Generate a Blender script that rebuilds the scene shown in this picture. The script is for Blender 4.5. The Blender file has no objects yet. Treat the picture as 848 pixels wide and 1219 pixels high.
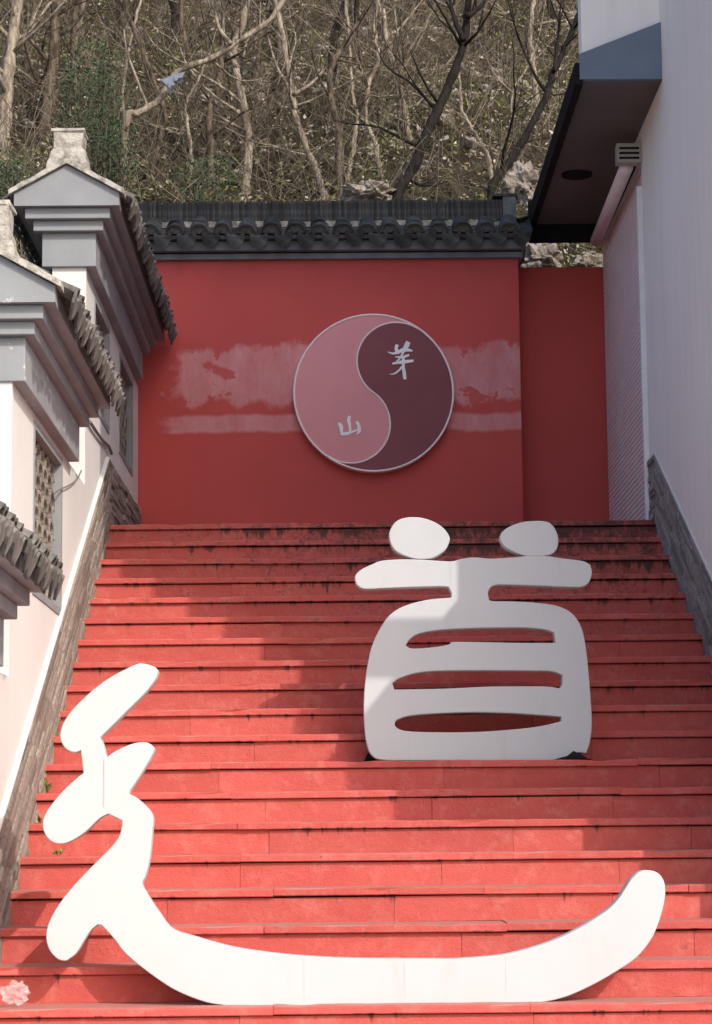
import bpy, bmesh, math, random
from mathutils import Vector, Matrix, noise
random.seed(7)
sc = bpy.context.scene
C = sc.collection

# ------------------------------------------------------------------ camera, sky, sun, exposure
CAMH = 1.417
PITCH, YAW, ROLL = .1396, .0109, -.0102
FPX, PW, PH = 2768.3, 848., 1219.
_f = Vector((math.sin(YAW)*math.cos(PITCH), math.cos(YAW)*math.cos(PITCH), math.sin(PITCH)))
_r = Vector((math.cos(YAW), -math.sin(YAW), 0)); _u = _r.cross(_f)
RT = _r*math.cos(ROLL)+_u*math.sin(ROLL); UP = -_r*math.sin(ROLL)+_u*math.cos(ROLL); FW = _f
cam = bpy.data.cameras.new('camera'); camo = bpy.data.objects.new('camera', cam); C.objects.link(camo)
cam.sensor_fit = 'VERTICAL'; cam.sensor_height = 36; cam.sensor_width = 36
cam.lens = 36*FPX/PH; cam.clip_start = .1; cam.clip_end = 2000
m = Matrix((RT, UP, -FW)).transposed().to_4x4(); m.translation = (0, 0, CAMH); camo.matrix_world = m
sc.camera = camo
SUN_T, SUN_S = .72, .757                     # drop per horizontal metre, sideways run per metre of depth
sd = Vector((-SUN_S, 1, -SUN_T*math.hypot(SUN_S, 1))).normalized()
SUN_EL = math.atan(SUN_T)
world = bpy.data.worlds.new('World'); sc.world = world; world.use_nodes = True
wn = world.node_tree.nodes; bg = wn['Background']
sky = wn.new('ShaderNodeTexSky'); sky.sky_type = 'NISHITA'; sky.sun_disc = False
sky.sun_elevation = SUN_EL; sky.sun_rotation = math.atan2(SUN_S, -1.)
sky.air_density = 1.0; sky.dust_density = 4.0; sky.ozone_density = 3.0
world.node_tree.links.new(sky.outputs[0], bg.inputs[0]); bg.inputs[1].default_value = .15
sun = bpy.data.lights.new('sun', 'SUN'); sun.energy = 2.0; sun.angle = math.radians(.45); sun.color = (1, .94, .86)
suno = bpy.data.objects.new('sun', sun); C.objects.link(suno)
suno.rotation_euler = sd.to_track_quat('-Z', 'Y').to_euler(); suno.location = (8, -6, 14)
sc.view_settings.view_transform = 'Standard'; sc.view_settings.look = 'None'
sc.view_settings.gamma = 1; sc.view_settings.use_curve_mapping = False
sc.view_settings.exposure = .62
sc.render.engine = 'CYCLES'

def ray(x, y): return FW + RT*((x-PW/2)/FPX) - UP*((y-PH/2)/FPX)
def onY(x, y, Y):
    d = ray(x, y); q = d*(Y/d.y); return Vector((q.x, q.y, q.z+CAMH))

# ------------------------------------------------------------------ materials
def lk(nt, a, b): nt.links.new(a, b)
class Mat:
    def __init__(s, name, rough=.8, spec=.3):
        s.m = bpy.data.materials.new(name); s.m.use_nodes = True
        s.nt = s.m.node_tree; s.n = s.nt.nodes; s.b = s.n['Principled BSDF']
        s.b.inputs['Roughness'].default_value = rough; s.b.inputs['Specular IOR Level'].default_value = spec
        s.tc = s.n.new('ShaderNodeTexCoord'); s.co = s.tc.outputs['Object']
    def mapping(s, scale, loc=(0, 0, 0), src=None):
        k = s.n.new('ShaderNodeMapping'); k.inputs['Scale'].default_value = scale; k.inputs['Location'].default_value = loc
        lk(s.nt, src or s.co, k.inputs['Vector']); return k.outputs[0]
    def noise(s, scale=5, detail=6, rough=.6, vec=None, dist=0):
        k = s.n.new('ShaderNodeTexNoise'); k.inputs['Scale'].default_value = scale; k.inputs['Detail'].default_value = detail
        k.inputs['Roughness'].default_value = rough; k.inputs['Distortion'].default_value = dist
        lk(s.nt, vec or s.co, k.inputs['Vector']); return k.outputs['Fac']
    def ramp(s, fac, a, b, ca=(0, 0, 0, 1), cb=(1, 1, 1, 1)):
        k = s.n.new('ShaderNodeValToRGB'); e = k.color_ramp.elements
        e[0].position = a; e[0].color = ca; e[1].position = b; e[1].color = cb; lk(s.nt, fac, k.inputs[0]); return k.outputs[0]
    def mix(s, fac, a, b, mode='MIX'):
        k = s.n.new('ShaderNodeMix'); k.data_type = 'RGBA'; k.blend_type = mode
        for sock, v in ((k.inputs['Factor'], fac), (k.inputs['A'], a), (k.inputs['B'], b)):
            if isinstance(v, (int, float)): sock.default_value = v
            elif isinstance(v, tuple): sock.default_value = v if len(v) == 4 else (*v, 1)
            else: lk(s.nt, v, sock)
        return k.outputs['Result']
    def math(s, op, a, b=0., c=0., clamp=False):
        k = s.n.new('ShaderNodeMath'); k.operation = op; k.use_clamp = clamp
        for i, v in enumerate((a, b, c)):
            if isinstance(v, (int, float)): k.inputs[i].default_value = v
            else: lk(s.nt, v, k.inputs[i])
        return k.outputs[0]
    def sep(s, src=None):
        k = s.n.new('ShaderNodeSeparateXYZ'); lk(s.nt, src or s.co, k.inputs[0]); return k.outputs
    def nz(s):
        k = s.n.new('ShaderNodeNewGeometry'); return s.sep(k.outputs['Normal'])[2]
    def rnd(s):
        k = s.n.new('ShaderNodeObjectInfo'); return k.outputs['Random']
    def island(s):
        k = s.n.new('ShaderNodeNewGeometry'); return k.outputs['Random Per Island']
    def bump(s, h, strength=.3, dist=.01):
        k = s.n.new('ShaderNodeBump'); k.inputs['Strength'].default_value = strength; k.inputs['Distance'].default_value = dist
        lk(s.nt, h, k.inputs['Height']); lk(s.nt, k.outputs[0], s.b.inputs['Normal'])
    def out(s, col):
        if isinstance(col, tuple): s.b.inputs['Base Color'].default_value = (*col, 1)
        else: lk(s.nt, col, s.b.inputs['Base Color'])
        return s.m

def simple(name, c1, c2, scale=4, rough=.8, bump=.2, bscale=60, bdist=.004, spec=.3, lo=.35, hi=.65, byobj=0.):
    M = Mat(name, rough, spec)
    f = M.ramp(M.noise(scale, 8, .65), lo, hi)
    col = M.mix(f, c1, c2)
    if byobj:
        col = M.mix(1.0, col, M.ramp(M.rnd(), 0, 1, (1-byobj,)*3+(1,), (1+byobj*.3,)*3+(1,)), 'MULTIPLY')
    M.bump(M.noise(bscale, 4, .6), bump, bdist)
    return M.out(col)

D0, T, RISE = 9.6, .3, .1504
Z0 = CAMH-.667
XL, XR = -1.449, 2.126
YS = 15.28                                   # where the shutter opening starts
def zk(k): return Z0+RISE*k
def yk(k): return D0+T*k
def nose(Y): return min(zk(18), Z0+RISE*(Y-D0)/T)
LAND = zk(18)

# red stair paint: worn, dusty on the flats, algae grime in streaks under the nosings, heavier near the top
M = Mat('stair_paint', .72, .35)
xyz = M.sep()
base = M.mix(M.ramp(M.noise(1.1, 8, .6), .3, .7), (.56, .108, .085), (.49, .082, .068))
base = M.mix(M.math('MULTIPLY', M.ramp(M.noise(9, 10, .75), .50, .74), .65), base, (.66, .23, .185))
base = M.mix(M.math('MULTIPLY', M.ramp(M.noise(2.6, 10, .75, None, .8), .50, .72), .55), base, (.44, .062, .048))
base = M.mix(M.math('MULTIPLY', M.ramp(M.noise(38, 6, .8), .60, .74), .45), base, (.30, .045, .038))
base = M.mix(1.0, base, M.ramp(M.rnd(), 0, 1, (.86, .84, .84, 1), (1.04, 1.03, 1.03, 1)), 'MULTIPLY')
# thin pale scuffs
scf = M.ramp(M.noise(1, 8, .8, M.mapping((8, 8, 60)), .6), .66, .72)
base = M.mix(M.math('MULTIPLY', scf, .35), base, (.70, .34, .27))
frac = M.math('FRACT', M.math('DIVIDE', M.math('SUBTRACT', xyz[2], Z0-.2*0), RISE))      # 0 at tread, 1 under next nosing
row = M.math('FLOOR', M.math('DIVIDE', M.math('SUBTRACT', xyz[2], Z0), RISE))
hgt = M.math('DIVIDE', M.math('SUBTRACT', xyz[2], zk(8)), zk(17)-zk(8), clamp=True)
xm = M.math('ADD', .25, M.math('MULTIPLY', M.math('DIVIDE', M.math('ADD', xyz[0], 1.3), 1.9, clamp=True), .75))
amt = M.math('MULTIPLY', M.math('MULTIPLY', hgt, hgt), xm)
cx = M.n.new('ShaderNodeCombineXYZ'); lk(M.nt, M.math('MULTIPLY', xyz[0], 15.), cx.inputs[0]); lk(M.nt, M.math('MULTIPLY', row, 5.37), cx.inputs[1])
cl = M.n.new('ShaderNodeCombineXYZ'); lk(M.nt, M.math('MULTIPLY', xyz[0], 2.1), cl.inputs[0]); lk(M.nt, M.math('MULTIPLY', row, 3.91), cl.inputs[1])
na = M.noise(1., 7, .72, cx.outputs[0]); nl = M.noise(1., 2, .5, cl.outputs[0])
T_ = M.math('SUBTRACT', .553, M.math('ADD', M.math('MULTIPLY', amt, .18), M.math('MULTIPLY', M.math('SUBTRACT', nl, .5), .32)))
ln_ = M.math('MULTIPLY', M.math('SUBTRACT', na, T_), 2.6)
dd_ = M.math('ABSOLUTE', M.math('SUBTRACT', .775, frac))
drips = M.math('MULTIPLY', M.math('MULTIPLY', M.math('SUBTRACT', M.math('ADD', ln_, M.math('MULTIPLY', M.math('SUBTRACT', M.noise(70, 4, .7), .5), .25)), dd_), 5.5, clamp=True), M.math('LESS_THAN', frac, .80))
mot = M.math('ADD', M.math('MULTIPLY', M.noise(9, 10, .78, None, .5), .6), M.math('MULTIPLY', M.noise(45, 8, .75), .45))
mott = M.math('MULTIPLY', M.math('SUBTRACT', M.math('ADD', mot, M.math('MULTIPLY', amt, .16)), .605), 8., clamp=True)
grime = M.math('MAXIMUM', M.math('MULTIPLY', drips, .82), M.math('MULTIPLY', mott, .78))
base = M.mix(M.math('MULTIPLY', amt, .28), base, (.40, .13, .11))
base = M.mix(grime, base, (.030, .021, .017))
dust = M.math('MULTIPLY', M.math('GREATER_THAN', M.nz(), .8), .62)
base = M.mix(dust, base, M.mix(M.ramp(M.noise(14, 8, .7), .4, .65), (.36, .25, .22), (.48, .20, .16)))
h = M.math('ADD', M.noise(22, 8, .65), M.math('MULTIPLY', M.noise(130, 4, .6), .45))
M.bump(h, .8, .008)
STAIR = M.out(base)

# red wall paint with chalky worn patches in a band
def redwall(name, worn):
    M = Mat(name, .62, .4)
    xyz = M.sep()
    base = M.mix(M.ramp(M.noise(.9, 6, .6), .3, .7), (.56, .070, .058), (.48, .056, .048))
    if worn:
        wx = M.math('ADD', xyz[0], M.math('MULTIPLY', M.math('SUBTRACT', M.noise(3.2, 9, .62), .5), .55))
        wz = M.math('ADD', xyz[2], M.math('MULTIPLY', M.math('SUBTRACT', M.noise(1, 9, .62, M.mapping((4, 4, 2.5), (7, 0, 3))), .5), .34))
        wl = M.math('ADD', xyz[2], M.math('MULTIPLY', M.math('SUBTRACT', M.noise(1, 6, .6, M.mapping((3, 3, 1), (2, 0, 5))), .5), .10))
        def band(v, lo, hi, k): return M.math('MULTIPLY', M.math('MULTIPLY', M.math('SUBTRACT', v, lo), k, clamp=True), M.math('MULTIPLY', M.math('SUBTRACT', hi, v), k, clamp=True))
        xx_ = M.math('MAXIMUM', band(wx, -1.22, -.1, 14.), band(wx, .55, 1.75, 14.))
        up_ = M.math('MULTIPLY', band(wz, 1.24, 1.72, 22.), xx_)
        hole = M.ramp(M.noise(1, 7, .6, M.mapping((4.2, 4.2, 5), (1, 0, 2)), .3), .585, .61, (1, 1, 1, 1), (.12, .12, .12, 1))
        up_ = M.math('MULTIPLY', up_, hole)
        lo_ = M.math('MULTIPLY', band(wl, 1.03, 1.185, 40.), M.math('MAXIMUM', band(wx, -1.30, -.1, 9.), band(wx, .55, 1.75, 9.)))
        tone = M.ramp(M.noise(1, 9, .7, M.mapping((6, 6, 2.6))), .34, .68, (.42, .42, .42, 1), (.95, .95, .95, 1))
        peel = M.math('MULTIPLY', M.math('MAXIMUM', up_, lo_), tone)
        base = M.mix(peel, base, (.66, .29, .29))
    drk = M.math('MULTIPLY', M.ramp(M.noise(1, 8, .7, M.mapping((10, 10, 1.2))), .62, .8), .25)
    base = M.mix(drk, base, (.22, .03, .03))
    M.bump(M.math('ADD', M.noise(3, 5, .5), M.math('MULTIPLY', M.noise(50, 4, .6), .2)), .25, .01)
    return M.out(base)
WALLRED = redwall('wall_red_paint', True); WALLRED2 = redwall('wall_red_paint_plain', False)

WHITEWALL = simple('white_plaster', (.75, .72, .68), (.66, .63, .59), 1.3, .85, .25, 40, .004, lo=.25, hi=.75)
M = Mat('building_plaster', .85, .25)
base = M.mix(M.ramp(M.noise(.6, 6, .6), .3, .7), (.90, .85, .80), (.85, .80, .75))
base = M.mix(M.math('MULTIPLY', M.ramp(M.noise(1, 8, .7, M.mapping((6, 6, .5))), .5, .8), .35), base, (.60, .55, .52))
M.bump(M.noise(45, 5, .6), .2, .004); BLDG = M.out(base)
GREYPAINT = simple('grey_trim_paint', (.31, .315, .325), (.25, .254, .262), 2.2, .8, .25, 50, .003)
M = Mat('grey_trim_flaking', .82, .3)
base = M.mix(M.ramp(M.noise(2, 6, .6), .3, .7), (.32, .325, .335), (.25, .254, .262))
base = M.mix(M.ramp(M.noise(13, 8, .7), .61, .66), base, (.72, .70, .68)); M.bump(M.noise(40, 5, .6), .3, .004); GREYFLAKE = M.out(base)
DARKTRIM = simple('dark_grey_moulding', (.21, .22, .24), (.15, .16, .18), 3, .75, .3, 40, .004)
TILEDARK = simple('dark_clay_tile', (.050, .048, .047), (.17, .165, .155), 11, .92, .6, 70, .006, byobj=.5, lo=.45, hi=.8)
TILEOLD = simple('weathered_clay_tile', (.10, .092, .085), (.30, .27, .24), 14, .9, .7, 80, .006, byobj=.5, lo=.35, hi=.7)
MORTAR = simple('lichen_mortar', (.50, .46, .40), (.20, .18, .15), 16, .95, .9, 45, .012, lo=.42, hi=.66)
WHITECHAR = simple('white_enamel_sheet', (.82, .82, .80), (.78, .775, .75), 2, .42, .08, 8, .004, spec=.5)
M = Mat('white_letter_sheet', .6, .2)
base = M.mix(M.ramp(M.noise(1.6, 6, .6), .3, .75), (.535, .54, .54), (.495, .50, .495))
sm = M.ramp(M.noise(1, 8, .75, M.mapping((9, 4, 2.2)), .5), .56, .74)
base = M.mix(M.math('MULTIPLY', sm, .45), base, (.42, .41, .385)); M.bump(M.noise(2.5, 3, .5), .12, .02); WHITECHAR = M.out(base)
PINK = simple('pale_pink_enamel', (.76, .32, .33), (.71, .29, .30), 2, .55, .05, 10, .003, spec=.2)
MAROON = simple('maroon_enamel', (.25, .078, .086), (.22, .066, .074), 2, .55, .05, 10, .003, spec=.2)
RING = simple('pale_rim', (.92, .82, .80), (.85, .75, .73), 6, .5, .1, 30, .003)
LETTER = simple('white_letter', (.90, .89, .88), (.82, .80, .79), 9, .5, .1, 30, .002)
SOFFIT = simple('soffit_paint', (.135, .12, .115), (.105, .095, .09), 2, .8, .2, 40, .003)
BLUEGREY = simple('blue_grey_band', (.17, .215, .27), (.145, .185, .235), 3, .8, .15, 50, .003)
BLACK = simple('black_trim', (.012, .011, .012), (.02, .019, .019), 8, .85, .2, 40, .003, spec=.08)
SHUTTER = simple('pink_grey_shutter', (.88, .78, .77), (.82, .72, .71), 5, .5, .1, 40, .002, spec=.5)
STEEL = simple('white_steel_post', (.78, .77, .77), (.68, .67, .67), 5, .45, .05, 40, .002, spec=.5)
ROLL_M = simple('faded_pink_vinyl', (.80, .67, .66), (.72, .60, .59), 7, .6, .2, 30, .004)
VENT = simple('cream_plastic', (.42, .40, .36), (.36, .34, .31), 5, .6, .1, 30, .002)
M = Mat('ledgestone', .9, .2)
base = M.mix(M.island(), (.20, .155, .125), (.43, .36, .30))
base = M.mix(M.ramp(M.noise(30, 8, .7), .45, .75), base, (.12, .095, .08))
M.bump(M.noise(60, 8, .7), .8, .01); LEDGE = M.out(base)
M = Mat('ledgestone_grey', .9, .2)
base = M.mix(M.island(), (.23, .20, .19), (.45, .40, .38))
base = M.mix(M.ramp(M.noise(30, 8, .7), .45, .75), base, (.09, .08, .08))
M.bump(M.noise(60, 8, .7), .8, .01); LEDGE2 = M.out(base)
GROUND = simple('pale_stone_paving', (.46, .44, .41), (.38, .36, .34), 2, .9, .4, 30, .006)  # out-of-view ground, toned pale to bounce fill onto the shaded fronts
CORE = simple('concrete_core', (.20, .18, .17), (.15, .13, .12), 4, .9, .5, 30, .01)
M = Mat('forest_floor', .95, .1)
base = M.mix(M.ramp(M.noise(2.2, 10, .7), .35, .65), (.028, .022, .014), (.12, .095, .056))  # soil tone darkened to stand in for the shadows of the twigs
base = M.mix(M.math('MULTIPLY', M.ramp(M.noise(1.1, 8, .7), .52, .66), .7), base, (.09, .105, .03))
base = M.mix(M.ramp(M.noise(17, 8, .75), .60, .70), base, (.42, .36, .28)); M.bump(M.noise(14, 10, .75), 1., .08); FLOOR = M.out(base)
M = Mat('pale_limestone', .95, .15)
base = M.mix(M.ramp(M.noise(4, 10, .7), .35, .65), (.56, .49, .41), (.33, .27, .22))
base = M.mix(M.ramp(M.noise(12, 8, .75), .62, .72), base, (.10, .08, .06)); M.bump(M.noise(9, 10, .75), 1., .06); ROCK = M.out(base)
def bark(name, a, b):
    M = Mat(name, .9, .15)
    base = M.mix(M.ramp(M.noise(1, 8, .75, M.mapping((22, 22, 5))), .40, .58), a, b)
    base = M.mix(M.math('MULTIPLY', M.ramp(M.noise(5, 6, .7), .54, .66), .7), base, tuple(v*.45 for v in b))
    M.bump(M.noise(1, 8, .7, M.mapping((45, 45, 12))), 1., .02); return M.out(base)
BARKS = [bark('pale_bark', (.44, .37, .28), (.17, .13, .095)), bark('brown_bark', (.19, .145, .105), (.05, .037, .027)), bark('dark_bark', (.016, .013, .011), (.034, .029, .024))]
def leafmat(name, cols):
    M = Mat(name, .8, .2); r = M.n.new('ShaderNodeValToRGB'); lk(M.nt, M.island(), r.inputs[0]); e = r.color_ramp.elements
    while len(e) < len(cols): e.new(.5)
    for i, c in enumerate(cols): e[i].position = i/(len(cols)-1); e[i].color = (*c, 1)
    return M.out(r.outputs[0])
MORTARD = simple('dark_mortar', (.13, .125, .12), (.07, .068, .066), 20, .95, .6, 50, .008)
LITTER = leafmat('dead_leaves', [(.05, .038, .02), (.16, .125, .055), (.42, .34, .20), (.70, .63, .50), (.18, .155, .06)])
TWIG = leafmat('dry_twigs', [(.06, .045, .03), (.20, .155, .105), (.40, .33, .235), (.03, .022, .016), (.10, .075, .05)])
GREEN = leafmat('moss_green_leaves', [(.07, .10, .02), (.16, .19, .045), (.25, .26, .075), (.09, .12, .03)])
EVERG = leafmat('evergreen_leaves', [(.025, .045, .02), (.05, .08, .035), (.035, .06, .03), (.08, .11, .05)])
M = Mat('clear_plastic', .15, .5); M.b.inputs['Transmission Weight'].default_value = .45; M.b.inputs['IOR'].default_value = 1.25
M.b.inputs['Alpha'].default_value = .3; PLASTIC = M.out((.95, .92, .92))
M = Mat('blue_white_bag', .4, .5); M.b.inputs['Alpha'].default_value = .8; BAG = M.out((.22, .24, .28))
WIRE = simple('grey_wire', (.20, .18, .17), (.15, .14, .13), 5, .6, 0, 10)
LATTICE = simple('lattice_tile', (.42, .37, .31), (.20, .175, .15), 22, .9, .6, 60, .006, byobj=.3)
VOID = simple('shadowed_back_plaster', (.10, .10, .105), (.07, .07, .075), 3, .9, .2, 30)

# ------------------------------------------------------------------ mesh helpers
def link(o, parent=None):
    C.objects.link(o)
    if parent: o.parent = parent
    return o
def rootloc(p):
    v = Vector((0, 0, 0))
    while p: v += p.location; p = p.parent
    return v
def mobj(name, verts, faces, mat, parent=None, smooth=False, loc=None):
    """verts in world coordinates; stored relative to the parent chain"""
    off = rootloc(parent)
    if parent is None and loc is not None: off = Vector(loc)
    me = bpy.data.meshes.new(name); me.from_pydata([Vector(v)-off for v in verts], [], faces)
    me.materials.append(mat); me.update()
    bm = bmesh.new(); bm.from_mesh(me); bmesh.ops.recalc_face_normals(bm, faces=bm.faces); bm.to_mesh(me); bm.free()
    if smooth: me.polygons.foreach_set('use_smooth', [True]*len(me.polygons))
    o = bpy.data.objects.new(name, me)
    if parent is None and loc is not None: o.location = loc
    return link(o, parent)
def inst(name, me, parent, loc, rot=(0, 0, 0), scale=(1, 1, 1)):
    o = bpy.data.objects.new(name, me); o.location = Vector(loc)-rootloc(parent); o.rotation_euler = rot; o.scale = scale
    return link(o, parent)
def tag(o, label, cat, group=None):
    o['label'] = label; o['category'] = cat
    if group: o['group'] = group
    return o
def thing(name, label, cat, loc, group=None):
    o = bpy.data.objects.new(name, None); o.location = loc; o.empty_display_size = .2; link(o); return tag(o, label, cat, group)
class B:
    def __init__(s): s.v = []; s.f = []
    def box(s, x0, x1, y0, y1, z0, z1):
        i = len(s.v)
        s.v += [(x, y, z) for z in (z0, z1) for y in (y0, y1) for x in (x0, x1)]
        s.f += [tuple(i+j for j in q) for q in ((0, 2, 3, 1), (4, 5, 7, 6), (0, 1, 5, 4), (2, 6, 7, 3), (0, 4, 6, 2), (1, 3, 7, 5))]
        return s
    def hexa(s, p):
        i = len(s.v); s.v += p
        s.f += [tuple(i+j for j in q) for q in ((0, 2, 3, 1), (4, 5, 7, 6), (0, 1, 5, 4), (2, 6, 7, 3), (0, 4, 6, 2), (1, 3, 7, 5))]; return s
    def prism(s, poly, axis, a, b):
        """poly of 2D points extruded along axis ('x': points are (y,z); 'y': (x,z))"""
        i = len(s.v); n = len(poly)
        for t in (a, b):
            for p in poly: s.v.append((t, p[0], p[1]) if axis == 'x' else (p[0], t, p[1]))
        s.f.append(tuple(i+j for j in range(n))); s.f.append(tuple(i+n+j for j in reversed(range(n))))
        for j in range(n): s.f.append((i+j, i+(j+1) % n, i+n+(j+1) % n, i+n+j))
        return s
    def tube(s, pts, rad, n=6, cap=True):
        i0 = len(s.v); pts = [Vector(p) for p in pts]; N = len(pts)
        prev = None
        for k, p in enumerate(pts):
            d = (pts[min(k+1, N-1)]-pts[max(k-1, 0)])
            d = d.normalized() if d.length > 1e-9 else Vector((0, 0, 1))
            if prev is None:
                a = d.orthogonal().normalized()
            else:
                a = prev-d*prev.dot(d); a = a.normalized() if a.length > 1e-6 else d.orthogonal().normalized()
            prev = a; b = d.cross(a); r = rad[k] if isinstance(rad, (list, tuple)) else rad
            for j in range(n):
                t = 2*math.pi*j/n; s.v.append(tuple(p+(a*math.cos(t)+b*math.sin(t))*r))
        for k in range(N-1):
            for j in range(n):
                s.f.append((i0+k*n+j, i0+k*n+(j+1) % n, i0+(k+1)*n+(j+1) % n, i0+(k+1)*n+j))
        if cap:
            s.f.append(tuple(i0+j for j in reversed(range(n)))); s.f.append(tuple(i0+(N-1)*n+j for j in range(n)))
        return s
    def obj(s, name, mat, parent=None, smooth=False, loc=None): return mobj(name, s.v, s.f, mat, parent, smooth, loc)
    def mesh(s, name, mat, smooth=False):
        me = bpy.data.meshes.new(name); me.from_pydata(s.v, [], s.f); me.materials.append(mat)
        bm = bmesh.new(); bm.from_mesh(me); bmesh.ops.recalc_face_normals(bm, faces=bm.faces); bm.to_mesh(me); bm.free()
        if smooth: me.polygons.foreach_set('use_smooth', [True]*len(me.polygons))
        return me
def bevel(o, w=.006, seg=2):
    b = o.modifiers.new('bevel', 'BEVEL'); b.width = w; b.segments = seg; b.limit_method = 'ANGLE'; return o
def structure(o): o['kind'] = 'structure'; return o
def catmull(pts, sub=5, ang=55, closed=True):
    """smooth a closed outline, keeping sharp corners"""
    n = len(pts); out = []
    P = [Vector(p) for p in pts]
    def corner(i):
        a = P[i]-P[i-1]; b = P[(i+1) % n]-P[i]
        return a.length > 1e-9 and b.length > 1e-9 and math.degrees(a.angle(b)) > ang
    cr = [corner(i) for i in range(n)]
    for i in range(n):
        p1, p2 = P[i], P[(i+1) % n]
        p0 = P[i-1] if not cr[i] else p1-(p2-p1); p3 = P[(i+2) % n] if not cr[(i+1) % n] else p2+(p2-p1)
        for k in range(sub):
            t = k/sub
            out.append(.5*((2*p1)+(-p0+p2)*t+(2*p0-5*p1+4*p2-p3)*t*t+(-p0+3*p1-3*p2+p3)*t**3))
    return out
def smoothline(pts, sub=5):
    P = [Vector(p) for p in pts]; n = len(P); out = []
    for i in range(n-1):
        p0 = P[max(i-1, 0)]; p1 = P[i]; p2 = P[i+1]; p3 = P[min(i+2, n-1)]
        for k in range(sub):
            t = k/sub
            out.append(.5*((2*p1)+(-p0+p2)*t+(2*p0-5*p1+4*p2-p3)*t*t+(-p0+3*p1-3*p2+p3)*t**3))
    out.append(P[-1]); return out
def plate(name, loops, Yf, thick, mat, parent, bev=.004):
    """loops of (x,z) outlines (first outer, rest holes) -> upright plate with front face at Y=Yf"""
    cu = bpy.data.curves.new(name, 'CURVE'); cu.dimensions = '2D'; cu.fill_mode = 'BOTH'
    cu.extrude = thick/2-bev; cu.bevel_depth = bev; cu.bevel_resolution = 1; cu.offset = -bev
    for lp in loops:
        s = cu.splines.new('POLY'); s.points.add(len(lp)-1); s.use_cyclic_u = True
        for i, p in enumerate(lp): s.points[i].co = (p[0], p[1], 0, 1)
    o = bpy.data.objects.new('tmp', cu); C.objects.link(o)
    dg = bpy.context.evaluated_depsgraph_get(); me = bpy.data.meshes.new_from_object(o.evaluated_get(dg))
    bpy.data.objects.remove(o)
    off = rootloc(parent); yc = Yf+thick/2
    for v in me.vertices:
        x, z, y = v.co; v.co = Vector((x, yc-y, z))-off
    me.flip_normals() if False else None
    bm = bmesh.new(); bm.from_mesh(me); bmesh.ops.recalc_face_normals(bm, faces=bm.faces); bm.to_mesh(me); bm.free()
    me.materials.clear(); me.materials.append(mat); me.name = name
    return link(bpy.data.objects.new(name, me), parent)

# ------------------------------------------------------------------ ground and hillside
structure(mobj('ground', [(-400, -300, 0), (400, -300, 0), (400, 500, 0), (-400, 500, 0)], [(0, 1, 2, 3)], GROUND))
def hillz(x, y):
    u = y-18.15
    n = noise.noise(Vector((x*.35, y*.35, 3)))*.35+noise.noise(Vector((x*1.1, y*1.1, 9)))*.14+noise.noise(Vector((x*3, y*3, 1)))*.05
    return 5.62+.60*u+.006*u*u+n+.05*(x-.5)*0
def terrz(x, y):
    if y >= 18.1: return min(hillz(x, y), 60)
    if x < -1.85: return max(.05, nose(y)-.3)*(1 if y > 7 else .3)
    return -.35
hv, hf = [], []
xs = [-40+i*2 for i in range(16)]+[-8+i*.3 for i in range(1, 60)]+[10+i*2 for i in range(16)]
ys = [6, 7.5, 9, 10.5, 12, 13.5, 15, 16.5, 17.9, 18.1]+[18.1+i*.3 for i in range(1, 60)]+[36+i*3 for i in range(1, 20)]
for y in ys:
    for x in xs: hv.append((x, y, terrz(x, y)))
nx = len(xs)
for j in range(len(ys)-1):
    for i in range(nx-1): hf.append((j*nx+i, j*nx+i+1, (j+1)*nx+i+1, (j+1)*nx+i))
structure(mobj('hillside', hv, hf, FLOOR, smooth=True))

# ------------------------------------------------------------------ stairs
core = B()
poly = [(yk(-4)+.05, -.2)]
for k in range(-4, 19):
    poly += [(yk(k)+.05, zk(k-1)-.06), (yk(k)+.05, zk(k)-.06)]
poly[1] = (yk(-4)+.05, -.19)
poly += [(17.9, zk(18)-.06), (17.9, -.2)]
core.prism(poly, 'x', XL-.1, XR+.1)
stairs = structure(core.obj('stairs', CORE))
rs = random.Random(11)
def slab(name, x0, x1, prof, chip, parent, mat):
    """prof: closed (y,z) profile; index list 'chip' are front edge points that wander"""
    n = max(3, int((x1-x0)/.09)); vs = []; fs = []; m_ = len(prof)
    dy, dz, tl = rs.uniform(-.003, .003), rs.uniform(-.002, .002), rs.uniform(-.003, .003)
    for i in range(n+1):
        x = x0+(x1-x0)*i/n; w = noise.noise(Vector((x*2, prof[0][0]*7, prof[0][1]*5)))*.003
        for j, p in enumerate(prof):
            a, b = p[0]+dy+w, p[1]+dz+tl*(i/n-.5)
            if j in chip and 0 < i < n:
                a += rs.uniform(-.001, .003); b += rs.uniform(-.003, .0005)
                if rs.random() < .05: a += rs.uniform(.004, .014); b -= rs.uniform(.003, .01)
            vs.append((x, a, b))
    for i in range(n):
        for j in range(m_): fs.append((i*m_+j, i*m_+(j+1) % m_, (i+1)*m_+(j+1) % m_, (i+1)*m_+j))
    fs.append(tuple(range(m_))); fs.append(tuple(n*m_+j for j in reversed(range(m_))))
    return mobj(name, vs, fs, mat, parent)
def cuts(lo, hi, mn, mx):
    out = [lo]
    while hi-out[-1] > mx: out.append(out[-1]+rs.uniform(mn, mx))
    if hi-out[-1] < mn*.5 and len(out) > 1: out.pop()
    return out+[hi]
XA, XB = XL-.02, XR+.02
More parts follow.
